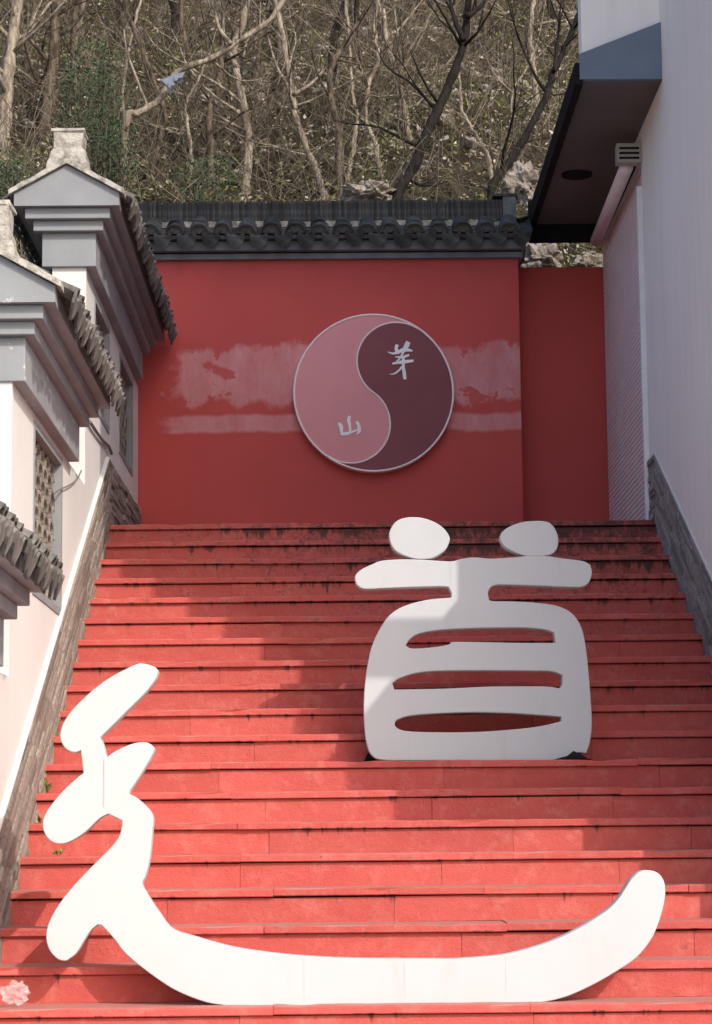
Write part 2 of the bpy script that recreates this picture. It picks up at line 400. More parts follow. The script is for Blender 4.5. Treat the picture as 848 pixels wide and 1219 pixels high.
for k in range(-4, 19):
    y, z = yk(k), zk(k); th = .036
    c = cuts(XA, XB, .85, 1.35)
    yb = y+T+.03 if k < 18 else y+.45
    for a, b in zip(c, c[1:]):
        slab('tread_slab', a+.0006, b-.0006, [(y+.004, z-th), (y, z-th+.004), (y, z-.007), (y+.006, z), (yb, z), (yb, z-th)], (2, 3), stairs, STAIR)
    c = cuts(XA, XB, .7, 1.2)
    zl = zk(k-1)-.002 if k > -4 else -.01
    for a, b in zip(c, c[1:]):
        q = rs.uniform(0, .004)
        slab('riser_slab', a+.0008, b-.0008, [(y+.022+q, zl), (y+.020+q, z-th-.005), (y+.05, z-th-.005), (y+.05, zl)], (), stairs, STAIR)
land = structure(B().box(XL-.1, XR+.2, yk(18)+.46, 18.05, zk(18)-.05, zk(18)-.004).obj('landing', STAIR))

# ------------------------------------------------------------------ stone skirtings beside the stairs
def skirting(name, label, x_face, x_back, mat, seed, ya, yend=17.48):
    r = random.Random(seed); g = B()
    rows = 17; v0, v1 = -.20, .43
    def top(Y): return nose(Y) if Y < yk(18) else LAND
    out = 1 if x_face > x_back else -1
    for i in range(rows):
        va = v0+(v1-v0)*i/rows; vb = v0+(v1-v0)*(i+1)/rows-.0025
        y = ya-r.uniform(0, .3)
        while y < yend:
            L = r.uniform(.16, .5); y2 = min(y+L, yend); ymid = yk(18)
            xf = x_face+out*r.uniform(-.002, .014)
            segs = [(y, y2)] if not (y < ymid < y2) else [(y, ymid), (ymid, y2)]
            for a, b in segs:
                b2 = b-.003; e = r.uniform(-.002, .002)
                p = [(X, Y, top(Y)+V) for V in (va+e, vb+e*.5) for Y in (a, b2) for X in (x_back, xf)]
                g.hexa(p)
            y = y2
    t = thing(name, label, 'skirting', (x_back, 12.5, nose(12.5)))
    o = g.obj('ledge_stones', mat, t); o['kind'] = 'stuff'
    cp = B()
    yy = [ya, yk(18), yend]
    for a, b in zip(yy, yy[1:]):
        cp.hexa([(X, Y, top(Y)+V) for V in (v1+.001, v1+.016) for Y in (a, b-.001) for X in (x_back, x_face+out*.004)])
    cp.obj('cap_strip', WHITEWALL, t)
    return t
skirting('stone_skirting', 'tan stacked stone strip skirting climbing the white wall left of the steps', XL+.004, XL-.05, LEDGE, 3, 8.2)
skirting('stone_skirting', 'grey stacked stone strip skirting climbing the plain wall right of the steps', XR-.004, XR+.05, LEDGE2, 5, 9.9, YS)

# ------------------------------------------------------------------ roof tile meshes (local x runs down the slope, origin at the eave)
def cover_mesh(name, r, L, mat, cap):
    g = B(); n = 8; ri = r-.012
    for x, rr in ((-L, r*.9), (0, r)):
        for j in range(n+1):
            t = math.pi*j/n; g.v.append((x, math.cos(t)*rr, math.sin(t)*rr))
        for j in range(n+1):
            t = math.pi*(n-j)/n; g.v.append((x, math.cos(t)*ri*rr/r, math.sin(t)*ri*rr/r))
    m_ = 2*n+2
    for j in range(m_): g.f.append((j, (j+1) % m_, m_+(j+1) % m_, m_+j))
    g.f.append(tuple(range(m_))); g.f.append(tuple(m_+j for j in reversed(range(m_))))
    me = None
    if cap:                                             # mortar plug closing the half-round end
        i = len(g.v); k = len(g.f)
        for x in (-.10, -.018):
            for j in range(n+1):
                t = math.pi*j/n; g.v.append((x, math.cos(t)*(ri-.001), math.sin(t)*(ri-.001)-.004))
        g.f.append(tuple(i+j for j in range(n+1))); g.f.append(tuple(i+n+1+j for j in reversed(range(n+1))))
        me = g.mesh(name, mat); me.materials.append(MORTARD); me.polygons[k].material_index = 1; me.polygons[k+1].material_index = 1
        return me
    return g.mesh(name, mat)
def pan_mesh(name, w, L, mat, tongue):
    g = B(); n = 6; th = .012
    for x in (-L, 0):
        for off in (0, -th):
            rng = range(n+1) if off == 0 else reversed(range(n+1))
            for j in rng:
                s_ = -1+2*j/n; g.v.append((x, s_*w/2, .028*s_*s_-.02+off))
    m_ = 2*n+2
    for j in range(m_): g.f.append((j, (j+1) % m_, m_+(j+1) % m_, m_+j))
    g.f.append(tuple(range(m_))); g.f.append(tuple(m_+j for j in reversed(range(m_))))
    if tongue:
        i = len(g.v)
        pr = [(-.5, .008), (-.25, -.012), (0, -.02), (.25, -.012), (.5, .008), (.47, -tongue*.42), (.30, -tongue*.7), (.13, -tongue*.86), (0, -tongue), (-.13, -tongue*.86), (-.30, -tongue*.7), (-.47, -tongue*.42)]
        for x in (.002, .016):
            for a, b in pr: g.v.append((x-b*.25, a*w, b))
        k = len(pr)
        g.f.append(tuple(i+j for j in range(k))); g.f.append(tuple(i+k+j for j in reversed(range(k))))
        for j in range(k): g.f.append((i+j, i+(j+1) % k, i+k+(j+1) % k, i+k+j))
    return g.mesh(name, mat)
COV_O = cover_mesh('cover_tile', .052, .2, TILEOLD, False); COVE_O = cover_mesh('cover_tile_end', .056, .2, TILEOLD, True)
PAN_O = pan_mesh('pan_tile', .15, .36, TILEOLD, 0); DRIP_O = pan_mesh('drip_tile', .15, .12, TILEOLD, .115)
COV_D = cover_mesh('cover_tile', .07, .24, TILEDARK, False); COVE_D = cover_mesh('cover_tile_end', .082, .2, TILEDARK, True)
PAN_D = pan_mesh('pan_tile', .165, .42, TILEDARK, 0); DRIP_D = pan_mesh('drip_tile', .150, .12, TILEDARK, .125)

# ------------------------------------------------------------------ stepped wall left of the stairs: three bays with tiled copings
XC = -1.567; HW = .102
def lattice(win, ya, yb, za, zb, seed, mat):
    """rows of small curved tiles laid in a scale pattern, each its own piece"""
    r = random.Random(seed); g = B(); n = 8; R = .1
    for x in (-.03, .03):
        for j in range(n+1):
            t = math.pi*j/n; g.v.append((x, math.cos(t)*R, math.sin(t)*R*.8))
        for j in range(n+1):
            t = math.pi*(n-j)/n; g.v.append((x, math.cos(t)*(R-.022), math.sin(t)*(R*.8-.022)))
    m_ = 2*n+2
    for j in range(m_): g.f.append((j, (j+1) % m_, m_+(j+1) % m_, m_+j))
    g.f.append(tuple(range(m_))); g.f.append(tuple(m_+j for j in reversed(range(m_))))
    me = g.mesh('lattice_tile', mat)
    row = 0; z = za+.002
    while z < zb-.06:
        y = ya+(.1 if row % 2 == 0 else .0)
        while y < yb+.02:
            if ya+.02 < y < yb-.02:
                inst('lattice_tile', me, win, (XC+HW-.062+r.uniform(-.004, .004), y, z), (0, 0, 0), (1, 1, 1 if z+.085 < zb else (zb-z)/.085))
            y += .2
        z += .079; row += 1
def bay(label, P, Q, E, wy0, wy1, wins, seed, flake, ztop_wall):
    r = random.Random(seed)
    t = thing('garden_wall_bay', label, 'garden wall', (XC, P+.2, max(0., nose(P+.2)-.2)), 'stepped wall bays left of the stairs')
    # wall panel with window openings
    g = B(); x0, x1 = XC-HW, XC+HW; zt = E-.34; zb = -.1
    y = wy0
    for (a, b, za, zb_) in wins:
        g.box(x0, x1, y, a, zb, zt); g.box(x0, x1, a, b, zb, za); g.box(x0, x1, a, b, zb_, zt); y = b
    g.box(x0, x1, y, wy1, zb, zt)
    g.obj('wall_panel', WHITEWALL, t)
    M2 = GREYFLAKE if flake else GREYPAINT
    fr = B().box(XC-.162, XC+.162, P+.14, Q-.22, E-.34, E-.132); bevel(fr.obj('frieze', M2, t), .005)
    c2 = B().box(XC-.21, XC+.21, P+.09, Q-.15, E-.131, E-.068); bevel(c2.obj('cornice', GREYPAINT, t), .005)
    c1 = B().box(XC-.255, XC+.255, P+.045, Q-.09, E-.067, E-.002); bevel(c1.obj('cornice', GREYPAINT, t), .005)
    hw = .315
    pd = B().prism([(XC-hw, E), (XC+hw, E), (XC+hw, E+.075), (XC, E+.25), (XC-hw, E+.075)], 'y', P, P+.07); pd.obj('pediment', M2, t)
    bed = B().prism([(XC-hw+.004, E+.001), (XC+hw-.004, E+.001), (XC+hw-.004, E+.072), (XC, E+.246), (XC-hw+.004, E+.072)], 'y', P+.071, Q); bed.obj('roof_bed', GREYPAINT, t)
    # white mortar verge along the two gable slopes
    ang = math.atan2(.175, hw)
    for s_ in (-1, 1):
        vb = B(); n = 9
        for i in range(n+1):
            q = i/n; xx = XC+s_*(hw+.03)*q; zz = E+.256-(.175/hw)*(hw+.03)*q
            jj = r.uniform(-.004, .006)
            for dy in (-.03, .16):
                vb.v += [(xx, P+dy, zz), (xx, P+dy, zz+.03+jj)]
        for i in range(n):
            a = i*4; b = a+4
            vb.f += [(a, a+1, b+1, b), (a+2, b+2, b+3, a+3), (a+1, a+3, b+3, b+1), (a, b, b+2, a+2)]
        vb.f += [(0, 2, 3, 1), (n*4, n*4+1, n*4+3, n*4+2)]
        vb.obj('mortar_verge', MORTAR, t)
    # tiles, both slopes
    pitch = .155; yy = P+.16
    while yy < Q-.02:
        for s_ in (1, -1):
            rz = 0 if s_ == 1 else math.pi
            def at(d, up, dyy=0.):   # d metres from ridge down slope
                return (XC+s_*(math.cos(ang)*d+math.sin(ang)*up), yy+dyy, E+.25-math.sin(ang)*d+math.cos(ang)*up)
            Ls = math.hypot(hw+.05, .175*(hw+.05)/hw)
            for nm, me, d, up, dyy, a2 in (('pan_tile', PAN_O, Ls-.03, .026, 0, 0), ('drip_tile', DRIP_O, Ls+.012, .028, 0, .06), ('cover_tile', COV_O, Ls-.17, .03, pitch/2, -.03), ('cover_tile', COVE_O, Ls-.005, .024, pitch/2, -.03)):
                if dyy and yy+dyy > Q-.01: continue
                inst(nm, me, t, at(d+r.uniform(-.012, .014), up+r.uniform(0, .006), dyy+r.uniform(-.008, .008)), (r.uniform(-.09, .09), ang+a2+r.uniform(-.05, .05), rz+r.uniform(-.05, .05)), (1, r.uniform(.93, 1.0), 1))
        yy += pitch
    # ridge
    rg = B(); n = int((Q-P)/.12)
    for i in range(n+1):
        y = P+.22+(Q-P-.24)*i/n; h = r.uniform(.09, .11)
        for xx, zz in ((-.05, E+.235), (-.045, E+.235+h), (0, E+.25+h+.008), (.045, E+.235+h), (.05, E+.235)): rg.v.append((XC+xx+r.uniform(-.004, .004), y, zz))
    for i in range(n):
        for j in range(5): rg.f.append((i*5+j, i*5+(j+1) % 5, (i+1)*5+(j+1) % 5, (i+1)*5+j))
    rg.f += [tuple(range(5)), tuple(n*5+j for j in reversed(range(5)))]
    rg.obj('ridge', MORTAR, t)
    # rough plastered finial block on the front end of the ridge
    fb = B()
    lay = [(E+.20, .13, 0), (E+.27, .125, 0), (E+.30, .108, .01), (E+.345, .105, .015), (E+.37, .088, .03), (E+.47, .092, .03), (E+.475, .10, .02), (E+.492, .10, .02)]
    for (z, w, d) in lay:
        for (sx, sy) in ((-1, 0), (0, 0), (1, 0), (1, 1), (0, 1), (-1, 1)):
            fb.v.append((XC+sx*w+r.uniform(-.006, .006), P+.02+d+sy*(.24-2*d)+r.uniform(-.006, .006), z+r.uniform(-.004, .004)))
    for i in range(len(lay)-1):
        for j in range(6): fb.f.append((i*6+j, i*6+(j+1) % 6, (i+1)*6+(j+1) % 6, (i+1)*6+j))
    fb.f += [tuple(range(6)), tuple((len(lay)-1)*6+j for j in reversed(range(6)))]
    fb.obj('finial', MORTAR, t)
    # windows
    for i, (a, b, za, zb_) in enumerate(wins):
        w = bpy.data.objects.new('window', None); w.location = Vector((XC, (a+b)/2, za))-rootloc(t); link(w, t)
        f = B(); d0, d1 = XC-HW+.004, XC+HW+.006; e = .04
        f.box(d0, d1, a+.001, a+e, za+.001, zb_-.001).box(d0, d1, b-e, b-.001, za+.001, zb_-.001).box(d0, d1, a+e+.001, b-e-.001, zb_-e, zb_-.001).box(d0, d1, a+e+.001, b-e-.001, za+.001, za+e)
        f.obj('frame', GREYPAINT, w)
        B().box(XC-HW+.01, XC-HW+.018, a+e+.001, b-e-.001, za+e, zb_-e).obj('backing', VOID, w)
        lattice(w, a+e, b-e, za+e, zb_-e, seed+i, LATTICE)
    return t
bay('white garden wall bay at lower left, lowest tiled coping of the three', 7.7, 10.17, 2.50, 7.9, 10.555, [], 1, False, 0)
bay('middle white garden wall bay with flaking grey gable and sunlit lattice window', 10.40, 13.08, 3.86, 10.556, 13.719, [(11.33, 12.53, 2.62, 3.485)], 2, True, 0)
bay('highest white garden wall bay with grey gable next to the red wall', 13.55, 17.42, 5.19, 13.72, 17.49, [(14.2, 15.17, 4.08, 4.80), (15.9, 16.98, 4.08, 4.80)], 3, False, 0)

# ------------------------------------------------------------------ red end wall with dark tiled coping
YW = 17.5
rw = thing('red_wall', 'large red painted end wall with dark tiled coping behind the landing', 'wall', (0, YW, LAND))
xl, xr = -1.55, 1.462
B().box(xl, xr, YW, YW+.3, LAND-.1, 5.84).obj('wall_panel', WALLRED, rw)
def zat(y, Y=17.35): return onY(420, y, Y).z
bevel(B().box(xl-.0, xr+.035, YW-.05, YW+.35, 5.841, zat(297)).obj('moulding', DARKTRIM, rw), .004)
bevel(B().box(xl-.0, xr+.055, YW-.10, YW+.40, zat(297)+.012, zat(284)).obj('moulding', DARKTRIM, rw), .004)
B().box(xl, xr+.02, YW-.04, YW+.34, zat(297)+.0005, zat(297)+.0115).obj('moulding_gap', BLACK, rw)
EZ = zat(279); RZ = zat(256); yc = YW+.15; he = .30
ang = math.atan2(RZ-EZ, he)
B().prism([(yc-he-.0, EZ-.028), (yc+he, EZ-.028), (yc+he, EZ), (yc, RZ), (yc-he, EZ)], 'x', xl+.001, xr+.06).obj('roof_bed', MORTARD, rw)
r = random.Random(5); pitch = .1835; xx = xl+.10
Ls = math.hypot(he, RZ-EZ)
while xx < xr+.06:
    for s_ in (-1, 1):
        rz = -math.pi/2 if s_ == -1 else math.pi/2
        def at(d, up, dx=0.): return (xx+dx, yc+s_*(math.cos(ang)*d+math.sin(ang)*up), RZ-math.sin(ang)*d+math.cos(ang)*up)
        for nm, me, d, up, dx in (('pan_tile', PAN_D, Ls+.01, .02, 0), ('drip_tile', DRIP_D, Ls+.045, .022, 0), ('cover_tile', COV_D, Ls-.13, .022, pitch/2), ('cover_tile', COVE_D, Ls+.028, .016, pitch/2)):
            if xx+dx > xr+.05: continue
            inst(nm, me, rw, at(d+r.uniform(-.008, .01), up+r.uniform(0, .004), dx+r.uniform(-.006, .006)), (r.uniform(-.12, .12), ang+r.uniform(-.06, .05), rz+r.uniform(-.07, .07)), (1, r.uniform(.9, 1.03), r.uniform(.82, 1.06)))
    xx += pitch
# ridge of tiles standing on edge
B().box(xl, xr-.05, yc-.075, yc+.075, RZ-.03, RZ+.02).obj('ridge_mortar', MORTAR, rw)
st = B().box(-.0105, .0105, -.08, .08, 0, zat(239, 17.57)-RZ-.02).mesh('ridge_tile', TILEDARK)
B().box(xl+.001, xr-.106, yc-.07, yc+.07, RZ+.0205, zat(241, 17.57)).obj('ridge_core', TILEDARK, rw)
x = xl+.012
while x < xr-.11:
    inst('ridge_tile', st, rw, (x, yc+r.uniform(-.006, .006), RZ+.021+r.uniform(-.004, .003)), (0, r.uniform(-.02, .02), r.uniform(-.03, .03))); x += .0232
eb = B().box(xr-.105, xr-.0, yc-.085, yc+.085, RZ+.0, zat(235, 17.57)); bevel(eb.obj('ridge_end_block', simple('grey_mortar_block', (.17, .17, .18), (.09, .09, .095), 14, .9, .6, 40, .01), rw), .008)
eb = B().box(xr-.18, xr+.01, yc-.09, yc+.09, zat(235, 17.57)+.001, zat(232, 17.57)); eb.obj('ridge_end_cap', TILEDARK, rw)
# lower set-back red wall at its right
lw = thing('red_wall', 'narrow lower red wall set back between the big red wall and the shutter', 'wall', (1.8, 17.82, LAND))
B().box(xr+.002, XR+.1, 17.81, 17.99, LAND-.1, zat(320, 17.81)).obj('wall_panel', WALLRED2, lw)

# ------------------------------------------------------------------ round yin-yang plaque
Yd = 17.40; c0 = onY(445, 467, Yd); Rd = 97*Yd/FPX*1.005
pq = thing('round_plaque', 'round pink and maroon swirl plaque with two white characters on the red wall', 'plaque', (c0.x, YW, c0.z))
def circ(cx, cz, R, a0, a1, n):
    return [(cx+R*math.sin(a0+(a1-a0)*i/n), cz+R*math.cos(a0+(a1-a0)*i/n)) for i in range(n+1)]
A = math.radians(36)
ux, uz = math.sin(A), math.cos(A)
Ri = Rd-.012
def P2(d): return (c0.x+ux*d, c0.z+uz*d)
plate('back_disc', [circ(c0.x, c0.z, Rd-.002, 0, 2*math.pi, 96)[:-1]], Yd+.016, .084, RING, pq, .003)
up_c, lo_c = P2(Ri/2), P2(-Ri/2)
# S curve from the top end of the axis: round the upper lobe on its left, then round the lower lobe on its right
S = circ(*up_c, Ri/2, A, A-math.pi, 40)+circ(*lo_c, Ri/2, A, A+math.pi, 40)[1:]
right_arc = circ(c0.x, c0.z, Ri, A+math.pi, A, 60); left_arc = circ(c0.x, c0.z, Ri, A+math.pi, A+2*math.pi, 60)
plate('maroon_half', [S+right_arc[1:-1]], Yd+.008, .010, MAROON, pq, .0005)
plate('pink_half', [S+left_arc[1:-1]], Yd+.0085, .010, PINK, pq, .0005)
tb = B(); ring = [(c0.x+(Rd-.007)*math.sin(2*math.pi*i/96), Yd+.009, c0.z+(Rd-.007)*math.cos(2*math.pi*i/96)) for i in range(97)]
tb.tube(ring, .0085, 6, False); tb.obj('rim', RING, pq, True)
tb = B(); tb.tube([(p[0], Yd+.009, p[1]) for p in S], .0065, 6); tb.obj('dividing_line', RING, pq, True)
def strokes(name, lst, ox, oy, sc_, Yf, parent):
    g = B(); r = random.Random(2)
    for si, (pts, ws) in enumerate(lst):
        L = smoothline([Vector((a, b, w)) for (a, b), w in zip(pts, ws)], 5); N = len(L); i0 = len(g.v)
        lift = Yf-.0004*si
        for k, p in enumerate(L):
            d = L[min(k+1, N-1)]-L[max(k-1, 0)]; d = Vector((d.x, d.y)).normalized(); nrm = Vector((-d.y, d.x))
            w = max(2, p.z)/2*1.05
            for sg in (1, -1):
                e = w+r.uniform(-.1, .1)*w
                q = onY(ox+(p.x+nrm.x*sg*e)/sc_, oy+(p.y+nrm.y*sg*e)/sc_, Yf)
                g.v += [(q.x, lift, q.z), (q.x, lift+.006, q.z)]
        for k in range(N-1):
            a = i0+k*4; b = a+4
            g.f += [(a, a+2, b+2, b), (a+1, b+1, b+3, a+3), (a, b, b+1, a+1), (a+2, a+3, b+3, b+2)]
        e = i0+(N-1)*4
        g.f += [(i0, i0+1, i0+3, i0+2), (e, e+2, e+3, e+1)]
    return g.obj(name, LETTER, parent)
strokes('upper_character', [
    ([(265, 350), (350, 372), (430, 342), (520, 318), (622, 335)], [10, 30, 45, 52, 18]),
    ([(402, 245), (385, 310), (430, 375)], [42, 44, 34]),
    ([(565, 205), (530, 270), (492, 340), (468, 392)], [62, 66, 44, 20]),
    ([(372, 420), (480, 424), (572, 392)], [10, 34, 30]),
    ([(330, 522), (420, 502), (520, 490), (637, 476)], [24, 40, 46, 30]),
    ([(488, 440), (488, 560), (503, 660), (512, 745)], [44, 38, 50, 44]),
    ([(470, 560), (430, 612), (360, 664), (290, 672)], [30, 26, 20, 4]),
    ([(470, 385), (440, 440), (395, 480)], [26, 24, 12])], 440, 390, 12.114, Yd+.003, pq)
strokes('lower_character', [
    ([(222, 395), (275, 470), (285, 560), (302, 635)], [40, 76, 56, 60]),
    ([(300, 622), (400, 612), (480, 585), (600, 540), (645, 515)], [62, 62, 42, 28, 30]),
    ([(448, 255), (430, 350), (450, 450), (460, 610)], [50, 66, 50, 50]),
    ([(588, 365), (630, 450), (642, 560), (585, 628)], [50, 60, 58, 12])], 390, 480, 16.96, Yd+.003, pq)

# ------------------------------------------------------------------ building on the right
YF = (9.60-XR)/SUN_S          # its front corner
bd = thing('white_building', 'tall pale plastered building along the right side of the steps', 'building', (XR+2.5, 13.5, 0))
YS = 15.28
g = B(); g.box(XR, XR+6, YF, YS, -.1, 5.98); g.box(XR+.10, XR+6, YS, 17.72, -.1, 5.98)
g.prism([(YF, 5.981), (17.72, 5.981), (17.72, 6.3), (12.75, 10.75), (YF, 10.75)], 'x', XR, XR+6)
g.obj('wall', BLDG, bd)
rf = B().prism([(12.75, 10.76), (17.95, 6.10), (17.95, 6.20), (12.75, 10.88), (YF-.2, 10.88), (YF-.2, 10.76)], 'x', XR-.02, XR+6.1); rf.obj('roof', TILEDARK, bd)
# slab and front gable panel projecting over the landing
xo = onY(690, 97, 14.23).x; zs = 6.17
B().box(xo+.02, XR-.001, 14.235, 14.40, zs+.13, 7.3).obj('overhang_panel', BLDG, bd)
B().box(xo+.02, XR-.001, 14.235, 17.70, zs+.005, zs+.129).obj('overhang_slab', BLDG, bd)
zA = onY(694, 66, 14.23).z; zB = onY(788, 28, 14.23).z
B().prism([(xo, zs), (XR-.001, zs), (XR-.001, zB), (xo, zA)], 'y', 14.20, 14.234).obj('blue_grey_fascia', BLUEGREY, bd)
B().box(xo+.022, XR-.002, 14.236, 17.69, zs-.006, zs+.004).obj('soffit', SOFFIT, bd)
B().box(xo-.03, xo+.019, 14.21, 17.72, zs-.03, zs+.11).obj('edge_trim', BLACK, bd)
B().box(xo-.03, XR+.1, 17.73, 17.80, zs-.13, zs+.2).obj('rear_beam', BLACK, bd)
q = onY(702, 198, 15.5); dl = B()
for z in (zs-.022, zs-.007):
    for j in range(24): dl.v.append((1.80+.11*math.cos(2*math.pi*j/24), 16.3+.11*math.sin(2*math.pi*j/24), z))
dl.f = [tuple(range(24)), tuple(24+j for j in reversed(range(24)))]+[(j, (j+1) % 24, 24+(j+1) % 24, 24+j) for j in range(24)]
dl.obj('ceiling_lamp', BLACK, bd)
# unseen canopy slab and plate, shaped to cast the notched shadow on the steps
dz = SUN_T*1.254*(11.8-YF)
kz = SUN_T*1.254
B().box(XR+.002, XR+6, YF-.88, YF-.001, 1.0+dz+.88*kz, 1.86+dz+.88*kz).obj('shadow_canopy', GREYPAINT, bd)
B().box(XR+.002, XR+6, YF-.64, YF-.59, 2.27+dz+.62*kz, 2.53+dz+.62*kz).obj('shadow_plate', TILEDARK, bd)
for x_ in (XR+1.2, XR+3.5): B().box(x_, x_+.06, YF-.635, YF-.595, 1.861+dz+.88*kz, 2.269+dz+.62*kz).obj('shadow_plate_post', BLACK, bd)
# roller shutter, post, rolled awning, vent
sh = thing('roller_shutter', 'pale pinkish ribbed roller shutter door at the right of the landing', 'shutter', (XR+.06, 16.4, LAND))
g = B(); z = LAND; ph = .036
while z < 5.95:
    g.prism([(XR+.045, z), (XR+.02, z+.008), (XR+.02, z+ph-.006), (XR+.045, z+ph)], 'y', YS+.06, 17.74); z += ph
o = g.obj('shutter_slats', SHUTTER, sh); o['kind'] = 'stuff'
g = B().box(XR+.03, XR+.095, 17.745, 17.80, LAND, 5.78); g.obj('side_rail', STEEL, sh)
po = B().box(XR-.035, XR+.09, YS+.002, YS+.055, LAND, 5.78); bevel(po.obj('guide_post', STEEL, sh), .005)
ra = thing('rolled_awning', 'rolled faded pink awning tube above the shutter', 'awning', (XR-.07, 16.4, 5.84))
tb = B(); tb.tube([(onY(746, 199, YS+.05).x, YS+.05, onY(746, 199, YS+.05).z), (onY(710, 287, 17.45).x, 17.45, onY(710, 287, 17.45).z)], .047, 12); tb.obj('roll', ROLL_M, ra, True)
B().box(XR-.02, XR-.001, YS+.1, 17.3, 5.985, 6.01).obj('mounting_rail', BLACK, ra)
for yy in (YS+.2, 17.1): B().box(XR-.08, XR-.001, yy, yy+.03, 6.012, 6.03).obj('bracket', STEEL, ra)
ve = thing('vent_box', 'small cream louvred vent box on the wall under the soffit', 'vent', (XR-.1, YS-.1, 5.93))
B().box(XR-.17, XR-.002, YS-.06, YS+.045, 5.93, 6.06).obj('housing', VENT, ve)
for i in range(3): B().box(XR-.155, XR-.02, YS-.066, YS-.0605, 5.95+i*.034, 5.964+i*.034).obj('louvre_slot', BLACK, ve)

# ------------------------------------------------------------------ the two big white characters
def px2(pts, ox, oy, s, Y): return [onY(ox+a/s, oy+b/s, Y) for a, b in pts]
def outline(lists, Y, sub=5, ang=50):
    pts = []
    for (l, ox, oy, s) in lists: pts += [(p.x, p.z) for p in px2(l, ox, oy, s, Y)]
    return [(p.x, p.y) for p in catmull([Vector(p) for p in pts], sub, ang)]
YM = 9.72
mao = thing('white_character', 'big white cut-out character with a long sweeping hook at the foot of the steps', 'lettering', (.1, YM+.06, zk(0)), 'big white characters on the steps')
L1 = [(410, 130), (440, 128), (470, 138), (478, 150), (470, 175), (440, 215), (400, 255), (350, 305), (303, 350), (312, 375), (322, 412), (350, 392), (400, 370), (440, 365), (460, 375), (466, 388), (455, 415), (425, 465), (388, 520), (420, 540), (460, 585), (460, 640), (452, 720), (440, 770), (430, 797), (450, 835), (480, 880), (520, 930)]
L2 = [(80, 92), (200, 125), (330, 145), (470, 157), (600, 162), (760, 163)]
L3 = [(50, 394), (120, 393), (240, 382), (330, 360), (400, 335), (470, 300), (540, 255), (575, 220), (595, 190), (615, 160), (640, 140), (670, 137), (695, 148), (710, 175), (711, 215), (700, 265), (675, 330), (630, 388), (570, 430), (500, 470), (420, 505), (340, 522), (255, 528), (100, 529)]
L4 = [(763, 1163), (665, 1160), (600, 1145), (520, 1110), (440, 1055), (380, 1005), (345, 960), (310, 922), (295, 918), (275, 935), (255, 965), (230, 1005), (200, 1028), (175, 1022), (150, 995), (140, 960), (145, 920), (170, 870), (210, 815), (270, 750), (330, 690), (358, 655), (368, 625), (370, 603), (328, 582), (300, 597), (260, 635), (220, 662), (185, 673), (155, 665), (135, 640), (130, 605), (145, 570), (180, 525), (220, 485), (253, 458), (245, 390), (225, 396), (200, 385), (183, 355), (187, 320), (205, 285), (240, 245), (290, 200), (340, 165)]
body = plate('letter_body', [outline([(L1, 0, 740, 2.543), (L2, 200, 1080, 2.65), (L3, 500, 980, 2.437), (L4, 0, 740, 2.543)], YM)], YM, .105, WHITECHAR, mao)
a = onY(124.5, 903, YM); b = onY(123, 960, YM)
B().box(a.x-.003, a.x+.003, YM-.0025, YM+.01, b.z, a.z).obj('seam', simple('seam_grey', (.50, .50, .49), (.44, .44, .43), 20), mao)
YSH = 11.83
shou = thing('white_character', 'big white cut-out character with two dots and three slots halfway up the steps', 'lettering', (.7, YSH+.05, zk(7)), 'big white characters on the steps')
z_ = (400, 600, 2.65)
arm = [(60, 230), (75, 210), (110, 192), (150, 178), (240, 174), (340, 180), (370, 180), (400, 172), (440, 168), (490, 172), (560, 168), (640, 162), (720, 172), (780, 180), (803, 192), (808, 215), (800, 245), (780, 260), (740, 262), (650, 258), (560, 255), (510, 255), (490, 262), (480, 280), (484, 303), (500, 306), (560, 307), (640, 312), (700, 322), (745, 345), (775, 390), (790, 460), (800, 560), (808, 680), (803, 745), (790, 787), (765, 784), (740, 795), (690, 808), (550, 809), (400, 809), (250, 809), (150, 808), (115, 795), (98, 760), (90, 700), (88, 620), (95, 540), (110, 460), (135, 400), (170, 350), (220, 320), (290, 302), (364, 295), (364, 280), (355, 262), (330, 260), (250, 262), (150, 266), (90, 268), (65, 255)]
h1 = [(220, 445), (235, 425), (265, 408), (330, 397), (420, 392), (520, 390), (600, 390), (660, 396), (688, 405), (693, 438), (600, 438), (480, 436), (370, 435), (360, 442), (320, 450), (270, 455), (235, 455)]
h2 = [(178, 565), (205, 548), (260, 532), (340, 526), (480, 525), (600, 526), (680, 528), (715, 540), (714, 570), (705, 582), (670, 576), (600, 575), (480, 576), (350, 582), (250, 584), (185, 585)]
h3 = [(185, 695), (195, 680), (240, 667), (330, 660), (440, 657), (560, 660), (660, 667), (712, 671), (711, 685), (650, 700), (560, 711), (440, 719), (320, 720), (230, 717), (195, 708)]
d1 = [(168, 105), (172, 80), (190, 55), (220, 43), (260, 42), (300, 52), (335, 72), (357, 100), (358, 120), (345, 145), (320, 163), (295, 173), (250, 173), (205, 158), (180, 138)]
d2 = [(516, 107), (525, 88), (550, 70), (590, 57), (640, 53), (675, 60), (695, 85), (702, 115), (697, 142), (680, 158), (650, 164), (600, 164), (560, 150), (530, 132)]
plate('letter_body', [outline([(l, *z_)], YSH) for l in (arm, h1, h2, h3)], YSH, .10, WHITECHAR, shou)
for d in (d1, d2): plate('dot', [outline([(d, *z_)], YSH)], YSH-.0015, .097, WHITECHAR, shou)
SEAM = bpy.data.materials['seam_grey']
